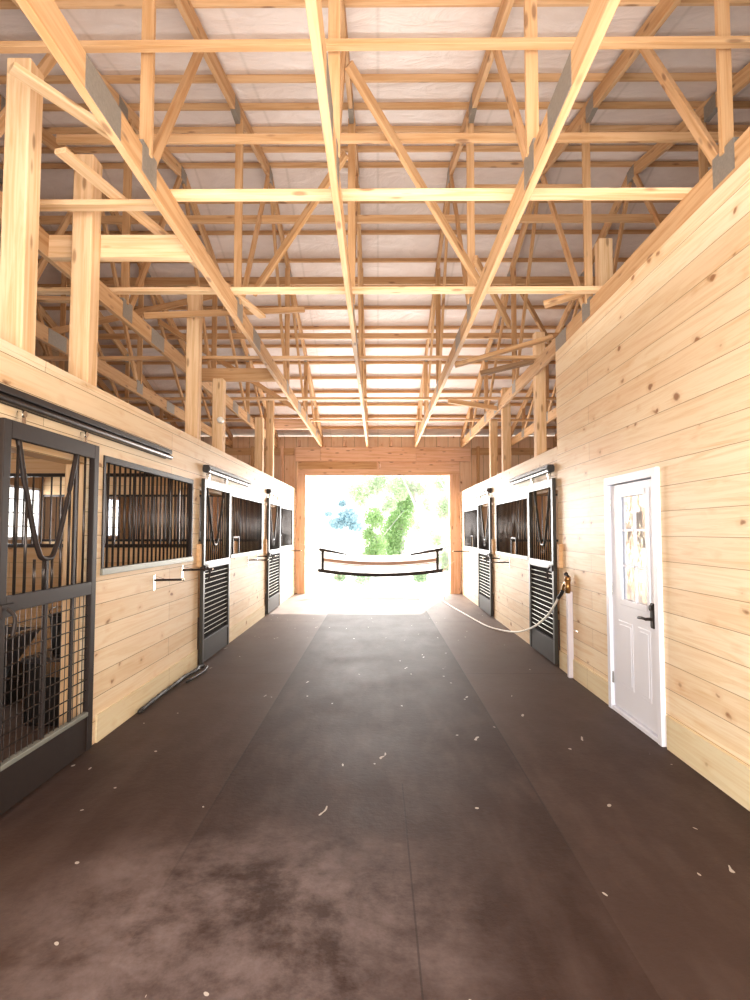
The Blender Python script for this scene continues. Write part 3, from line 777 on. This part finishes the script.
# black hose along the left wall foot
m = MB()
m.tube([(-W+.05, 5.05, .02), (-W+.06, 5.4, .035), (-W+.05, 5.65, .03), (-W+.07, 5.9, .04), (-W+.05, 6.2, .03), (-W+.09, 6.5, .035), (-W+.07, 6.66, .03), (-W+.10, 6.75, .02)], .019, 8, 5, lambda t: .75+.35*math.sin(t*40)**2)
m.tube([(-W+.13, 6.05, .02), (-W+.17, 6.5, .02), (-W+.14, 6.74, .02)], .012, 8, 4)
tag(m.build('rubber_strip', 'rubber', None, True), 'lumpy black rubber strip lying along the foot of the left wall', 'rubber strip')

# bulb on the fourth left post
r = empty('light_bulb', (-W-.05, 7.9, 3.1), 'small round white bulb mounted on the fourth left post', 'light bulb')
MB().rod((-W-.06, 7.945, 3.09), (-W-.06, 7.90, 3.09), .035, 12).build('socket', 'white', r)
MB().ball((-W-.06, 7.865, 3.09), .045).build('globe', 'bulb', r, True)

# ------------------------------------------------------------------ equipment inside the first stall
r = empty('wheelbarrow', (-3.35, 4.75, 0), 'dark wheelbarrow with a shiny rimmed tray behind the nearest stall door mesh', 'wheelbarrow')
m = MB()
def tray(mb, cx, cy, z0, z1, b, t_, th=.012):
    lo = [(cx-b[0], cy-b[1], z0), (cx+b[0], cy-b[1], z0), (cx+b[0], cy+b[1], z0), (cx-b[0], cy+b[1], z0)]
    hi = [(cx-t_[0], cy-t_[1], z1), (cx+t_[0], cy-t_[1], z1), (cx+t_[0], cy+t_[1], z1), (cx-t_[0], cy+t_[1], z1)]
    L = [mb.bm.verts.new(p) for p in lo]; H = [mb.bm.verts.new(p) for p in hi]
    L2 = [mb.bm.verts.new((p[0]*.97+cx*.03, p[1]*.97+cy*.03, p[2]+th)) for p in lo]; H2 = [mb.bm.verts.new((p[0]*.96+cx*.04, p[1]*.96+cy*.04, p[2])) for p in hi]
    mb.bm.faces.new(L[::-1]); mb.bm.faces.new(L2)
    for i in range(4):
        j = (i+1) % 4
        mb.bm.faces.new((L[i], L[j], H[j], H[i])); mb.bm.faces.new((L2[j], L2[i], H2[i], H2[j])); mb.bm.faces.new((H[i], H[j], H2[j], H2[i]))
tray(m, -3.35, 4.75, .42, .72, (.22, .30), (.36, .46)); tr_ = m.build('tray', 'tub', r)
MB().tube([(-3.71, 4.29, .72), (-2.99, 4.29, .72), (-2.99, 5.21, .72), (-3.71, 5.21, .72), (-3.71, 4.29, .72)], .014, 8, 1).build('tray_rim', 'chrome', tr_)
for s in (-1, 1):
    MB().rod((-3.35+s*.12, 5.35, .22), (-3.35+s*.32, 3.75, .62), .018, 8).build('handle', 'black', r)
    MB().tube([(-3.35+s*.22, 4.72, .42), (-3.35+s*.25, 4.5, .02), (-3.35+s*.24, 4.3, .45)], .015, 8, 1).build('leg', 'chrome', r)
m = MB(); m.rod((-3.41, 5.36, .19), (-3.29, 5.36, .19), .19, 24); m.build('wheel', 'rubber', r)
# water buckets and crate in the corner
def bucket(x, y, z, lab):
    r = empty('bucket', (x, y, z), lab, 'bucket')
    m = MB(); n = 20; prof = [(.0, 0), (.125, 0), (.155, .30), (.165, .30), (.165, .315), (.145, .315), (.118, .02), (0, .02)]
    rings = []
    for rr, zz in prof:
        rings.append([m.bm.verts.new((x+rr*math.cos(2*PI*k/n), y+rr*math.sin(2*PI*k/n), z+zz)) for k in range(n)] if rr > 0 else [m.bm.verts.new((x, y, z+zz))])
    for a, b in zip(rings, rings[1:]):
        for k in range(n):
            if len(a) == 1: m.bm.faces.new((a[0], b[(k+1) % n], b[k]))
            elif len(b) == 1: m.bm.faces.new((a[k], a[(k+1) % n], b[0]))
            else: m.bm.faces.new((a[k], a[(k+1) % n], b[(k+1) % n], b[k]))
    m.build('pail', 'rubber', r, False)
    MB().tube([(x-.155, y, z+.29), (x-.12, y-.10, z+.36), (x, y-.15, z+.40), (x+.12, y-.10, z+.36), (x+.155, y, z+.29)], .005, 6, 4).build('handle', 'chrome', r, True)
r = empty('feed_bin', (-2.62, 5.0, 0), 'black lidded feed bin behind the right half of the nearest stall door', 'bin')
MB().box(-2.86, -2.38, 4.74, 5.2, 0, .50, .02).build('body', 'rubber', r)
lid = MB().box(-2.88, -2.36, 4.72, 5.22, .50, .55, .015).build('lid', 'tub', r)
MB().box(-2.70, -2.54, 4.70, 4.72, .40, .52).build('hasp', 'chrome', lid)
bucket(-2.62, 4.97, .55, 'black bucket with wire handle standing on the feed bin')

# ------------------------------------------------------------------ stall guard across the far doorway
yg = YF-.25
def sag(x, zc, s): return (x, yg, zc - s*(1-(x/1.55)**2))
xs = [-1.42+2.98*i/12 for i in range(13)]
r = empty('aisle_guard', (.08, yg, 1.0), 'sagging pale banner guard with dark straps hung across the far doorway', 'guard')
cx = .07
def pts(z0, s, a=-1.50, b=1.62, n=13): return [(a+(b-a)*i/(n-1), yg, z0 - s*(1-((2*i/(n-1))-1)**2)) for i in range(n)]
def rb(name, z0, s, lo, hi, mat, a=-1.36, b=1.5, th=.01):
    m = MB(); m.ribbon(pts(z0, s, a, b), lambda t: (lo, hi), th, 3); return m.build(name, mat, r)
m = MB(); m.ribbon(pts(.60, .12, -1.36, 1.48), lambda t: (0, .50-.16*(1-(2*t-1)**2)*0-.02), .006, 3); m.build('banner', 'vinyl', r)
rb('bottom_strap', .60, .12, -.05, .035, 'black', -1.5, 1.62, .012)
rb('middle_strap', .86, .10, -.045, .04, 'strapbrown', -1.36, 1.48, .014)
rb('middle_strap', .79, .10, -.012, .012, 'strapbrown', -1.36, 1.48, .014)
m = MB(); m.ribbon([(-1.47, yg-.01, 1.11), (-1.1, yg-.01, 1.05), (-.78, yg-.01, .985)], lambda t: (-.04+.02*t, .04-.03*t), .012, 4); m.build('top_strap', 'black', r)
m = MB(); m.ribbon([(.80, yg-.01, .985), (1.2, yg-.01, 1.05), (1.62, yg-.01, 1.12)], lambda t: (-.03-.01*t, .01+.03*t), .012, 4); m.build('top_strap', 'black', r)
MB().box(-1.42, -1.35, yg-.015, yg+.015, .57, 1.12, .004).build('spreader_bar', 'black', r)
MB().box(1.45, 1.52, yg-.015, yg+.015, .57, 1.14, .004).build('spreader_bar', 'black', r)
for p, q in (((-1.45, yg, 1.10), (-1.97, yg+.0, 1.25)), ((-1.48, yg, .56), (-1.97, yg+.0, .85)), ((1.60, yg, 1.12), (1.90, yg+.0, 1.24)), ((1.60, yg, .57), (1.90, yg+.0, .82))):
    MB().rod(p, q, .012, 6).build('tie_cord', 'cord', r)

# ------------------------------------------------------------------ outdoors
def foliage(name, mat, parent, blobs, n, size):
    bm = bmesh.new(); tot = sum(b[3]**2*b[4] for b in blobs)
    for (x, y, z, rad, sq) in blobs:
        for _ in range(int(n*rad*rad*sq/tot)):
            d = Vector((random.gauss(0, 1), random.gauss(0, 1), random.gauss(0, 1))).normalized()*(random.random()**.45)*rad
            c = Vector((x, y, z)) + Vector((d.x, d.y, d.z*sq))
            s = size*random.uniform(.5, 1.2)
            e1 = Vector((random.gauss(0, 1), random.gauss(0, 1), random.gauss(0, 1))).normalized(); e2 = e1.orthogonal().normalized()
            v = [bm.verts.new(c+e1*s), bm.verts.new(c+e2*s*.5), bm.verts.new(c-e1*s), bm.verts.new(c-e2*s*.5)]
            bm.faces.new(v)
    o0 = WM[parent.name].translation
    bmesh.ops.translate(bm, verts=bm.verts, vec=-o0)
    me = bpy.data.meshes.new(name); bm.to_mesh(me); bm.free(); me.materials.append(M[mat])
    o = bpy.data.objects.new(name, me); return link(o, Matrix.Translation(o0), parent)
def tree(x, y, h, lab, blobs, mat, n=2500, size=.12, lean=0, tr=.16, trunk=True, twigs=3):
    r = empty('tree', (x, y, -.04), lab, 'tree')
    if trunk:
        m = MB(); m.tube([(x, y, -.04), (x-lean*.2, y, h*.3), (x-lean*.55, y, h*.65), (x-lean, y, h)], tr, 8, 4, lambda t: 1-.65*t)
        for i in range(twigs):
            a = random.uniform(0, 6.28); z = h*random.uniform(.4, .8); x_ = x-lean*z/h
            m.tube([(x_, y, z), (x_+math.cos(a)*.6, y+math.sin(a)*.4, z+.7), (x_+math.cos(a)*1.3, y+math.sin(a)*.7, z+1.5)], tr*.3, 6, 3, lambda t: 1-.7*t)
        m.build('trunk', 'birch', r, True)
    foliage('leaves', mat, r, blobs, n, size)
def P(px, py, Y): return ((px-378)/580*Y, HC+(531-py)/580*Y)
def blob(px, py, Y, rpx, sq=1.0, dy=0): x, z = P(px, py, Y); return (x, Y+dy, z, rpx/580*Y, sq)
Y = 26
tree(P(430, 0, Y)[0], Y, 6.2, 'tree with a pale leaning trunk outside the far doorway', [blob(441, 484, Y, 9), blob(418, 488, Y, 10), blob(398, 488, Y, 14), blob(388, 505, Y, 9)], 'leaf2', 2600, .08, 1.45, .24)
Y = 28
tree(P(377, 0, Y)[0], Y, 6.5, 'slender pale tree centred in the far doorway', [blob(370, 486, Y, 13), blob(384, 482, Y, 12), blob(354, 492, Y, 9), blob(362, 500, Y, 8)], 'leaf2', 2400, .08, -.1, .11)
Y = 30
tree(P(402, 0, Y)[0], Y, 5.0, 'dense light green tree right of centre outside the far doorway', [blob(402, 515, Y, 14, 1.2), blob(394, 532, Y, 15, 1.1), blob(406, 498, Y, 12), blob(392, 548, Y, 13)], 'leaf', 5200, .09)
Y = 25
tree(P(376, 0, Y)[0], Y, 2.4, 'rounded green bush left of the dense tree outside', [blob(374, 518, Y, 11), blob(376, 545, Y, 12), blob(370, 556, Y, 9), blob(368, 534, Y, 7)], 'leaf', 2600, .075, 0, .06)
Y = 45
tree(P(346, 0, Y)[0], Y, 5.0, 'distant bluish tree on the left outside the doorway', [blob(348, 517, Y, 11, .8), blob(338, 524, Y, 10, .6), blob(356, 527, Y, 8, .6), blob(342, 503, Y, 4), blob(328, 514, Y, 5, .5)], 'leafblue', 1900, .15, 0, .12)
Y = 24
tree(P(447, 0, Y)[0], Y, 4.0, 'pale green tree partly hidden by the right door post', [blob(445, 508, Y, 10, 1.3), blob(446, 560, Y, 9, 1.3), blob(437, 540, Y, 6)], 'leaf2', 2200, .07)
Y = 34
tree(P(415, 0, Y)[0], Y, 5.0, 'pale thin foliage tree behind the leaning trunk', [blob(424, 505, Y, 10, 1.4), blob(430, 535, Y, 9, 1.2), blob(418, 525, Y, 8)], 'leaf2', 1500, .09, .2, .10)
Y = 16.6
for px, py, rp, lab in ((364, 581, 10, 'low pale shrub under the banner, left of centre'), (420, 578, 6, 'small pale shrub under the banner, right of centre'), (340, 590, 5, 'faint low weed clump left outside the doorway')):
    x, z = P(px, py, Y); r = empty('shrub', (x, Y, -.04), lab, 'shrub')
    m = MB()
    for i in range(6):
        a = random.uniform(0, 6.28); m.tube([(x, Y, -.04), (x+.1*math.cos(a), Y+.1*math.sin(a), .15), (x+.2*math.cos(a), Y+.2*math.sin(a), .35)], .008, 5, 2)
    m.build('stems', 'birch', r)
    foliage('leaves', 'leafsh', r, [(x, Y, max(z, .28), rp/580*Y*1.3, .8)], 700, .04)

# ------------------------------------------------------------------ lights, world, camera
w = bpy.data.worlds.new('bright_hazy_sky'); SC.world = w; w.use_nodes = True
nt = w.node_tree; nt.nodes.clear()
bg = nt.nodes.new('ShaderNodeBackground'); ow = nt.nodes.new('ShaderNodeOutputWorld')
tc = nt.nodes.new('ShaderNodeTexCoord'); sx = nt.nodes.new('ShaderNodeSeparateXYZ'); cr = nt.nodes.new('ShaderNodeValToRGB')
nt.links.new(tc.outputs['Generated'], sx.inputs[0]); nt.links.new(sx.outputs[2], cr.inputs[0])
cr.color_ramp.elements[0].position = 0; cr.color_ramp.elements[0].color = (1, .97, .90, 1)
cr.color_ramp.elements[1].position = .8; cr.color_ramp.elements[1].color = (.80, .90, 1, 1)
nt.links.new(cr.outputs[0], bg.inputs[0]); nt.links.new(bg.outputs[0], ow.inputs[0])
bg.inputs[1].default_value = 2.0

def light(name, typ, loc, energy, colr, rot=None, size=None, size_y=None, aim=None):
    d = bpy.data.lights.new(name, typ); d.energy = energy; d.color = colr
    if typ == 'AREA': d.shape = 'RECTANGLE'; d.size = size; d.size_y = size_y or size
    if typ == 'SUN': d.angle = math.radians(1.2)
    o = bpy.data.objects.new(name, d); COL.objects.link(o); o.location = loc
    if aim is not None: o.rotation_euler = (Vector(aim)-Vector(loc)).to_track_quat('-Z', 'Y').to_euler()
    return o
dirv = Vector((-.94, -3.5, -2.80))
light('sun', 'SUN', (5, 30, 20), 9.0, (1, .93, .82), aim=Vector((5, 30, 20))+dirv)
light('near_doorway_skylight', 'AREA', (0, -.6, 1.7), 290, (1, .95, .89), size=3.8, size_y=2.8, aim=(0, 6, 2.6))
light('far_doorway_skylight', 'AREA', (0, YF+.35, 1.6), 520, (1, .96, .92), size=3.6, size_y=2.8, aim=(0, 4, 2.0))
for i, (sg, wys) in enumerate(((-1, WYL), (1, WYR))):
    for a, b in wys:
        light('window_skylight', 'AREA', (sg*(XO+.2), (a+b)/2, 1.9), 22, (.88, .95, 1), size=1.0, size_y=.9, aim=(0, (a+b)/2, 1.6))
for i, y in enumerate((4.2, 10.2)):
    light('added_uplight_fill', 'AREA', (0, y, 3.3), 44, (1, .93, .84), size=3.4, size_y=4.0, aim=(0, y, 6))  # added upward fill on the trusses, no fixture there

cd = bpy.data.cameras.new('camera'); cam = bpy.data.objects.new('camera', cd); COL.objects.link(cam)
cd.sensor_fit = 'VERTICAL'; cd.sensor_height = 36; cd.lens = 36*580/1000; cd.clip_start = .05; cd.clip_end = 400
cam.location = (0, 0, HC)
cam.rotation_euler = (PI/2 + math.atan(31/580), 0, math.atan(3/580))
SC.camera = cam
SC.view_settings.view_transform = 'Standard'; SC.view_settings.look = 'None'
SC.view_settings.exposure = 0.35; SC.view_settings.gamma = 1.0
SC.cycles.max_bounces = 8; SC.cycles.diffuse_bounces = 5; SC.cycles.glossy_bounces = 3
SC.cycles.use_denoising = True; SC.cycles.sample_clamp_indirect = 6.0
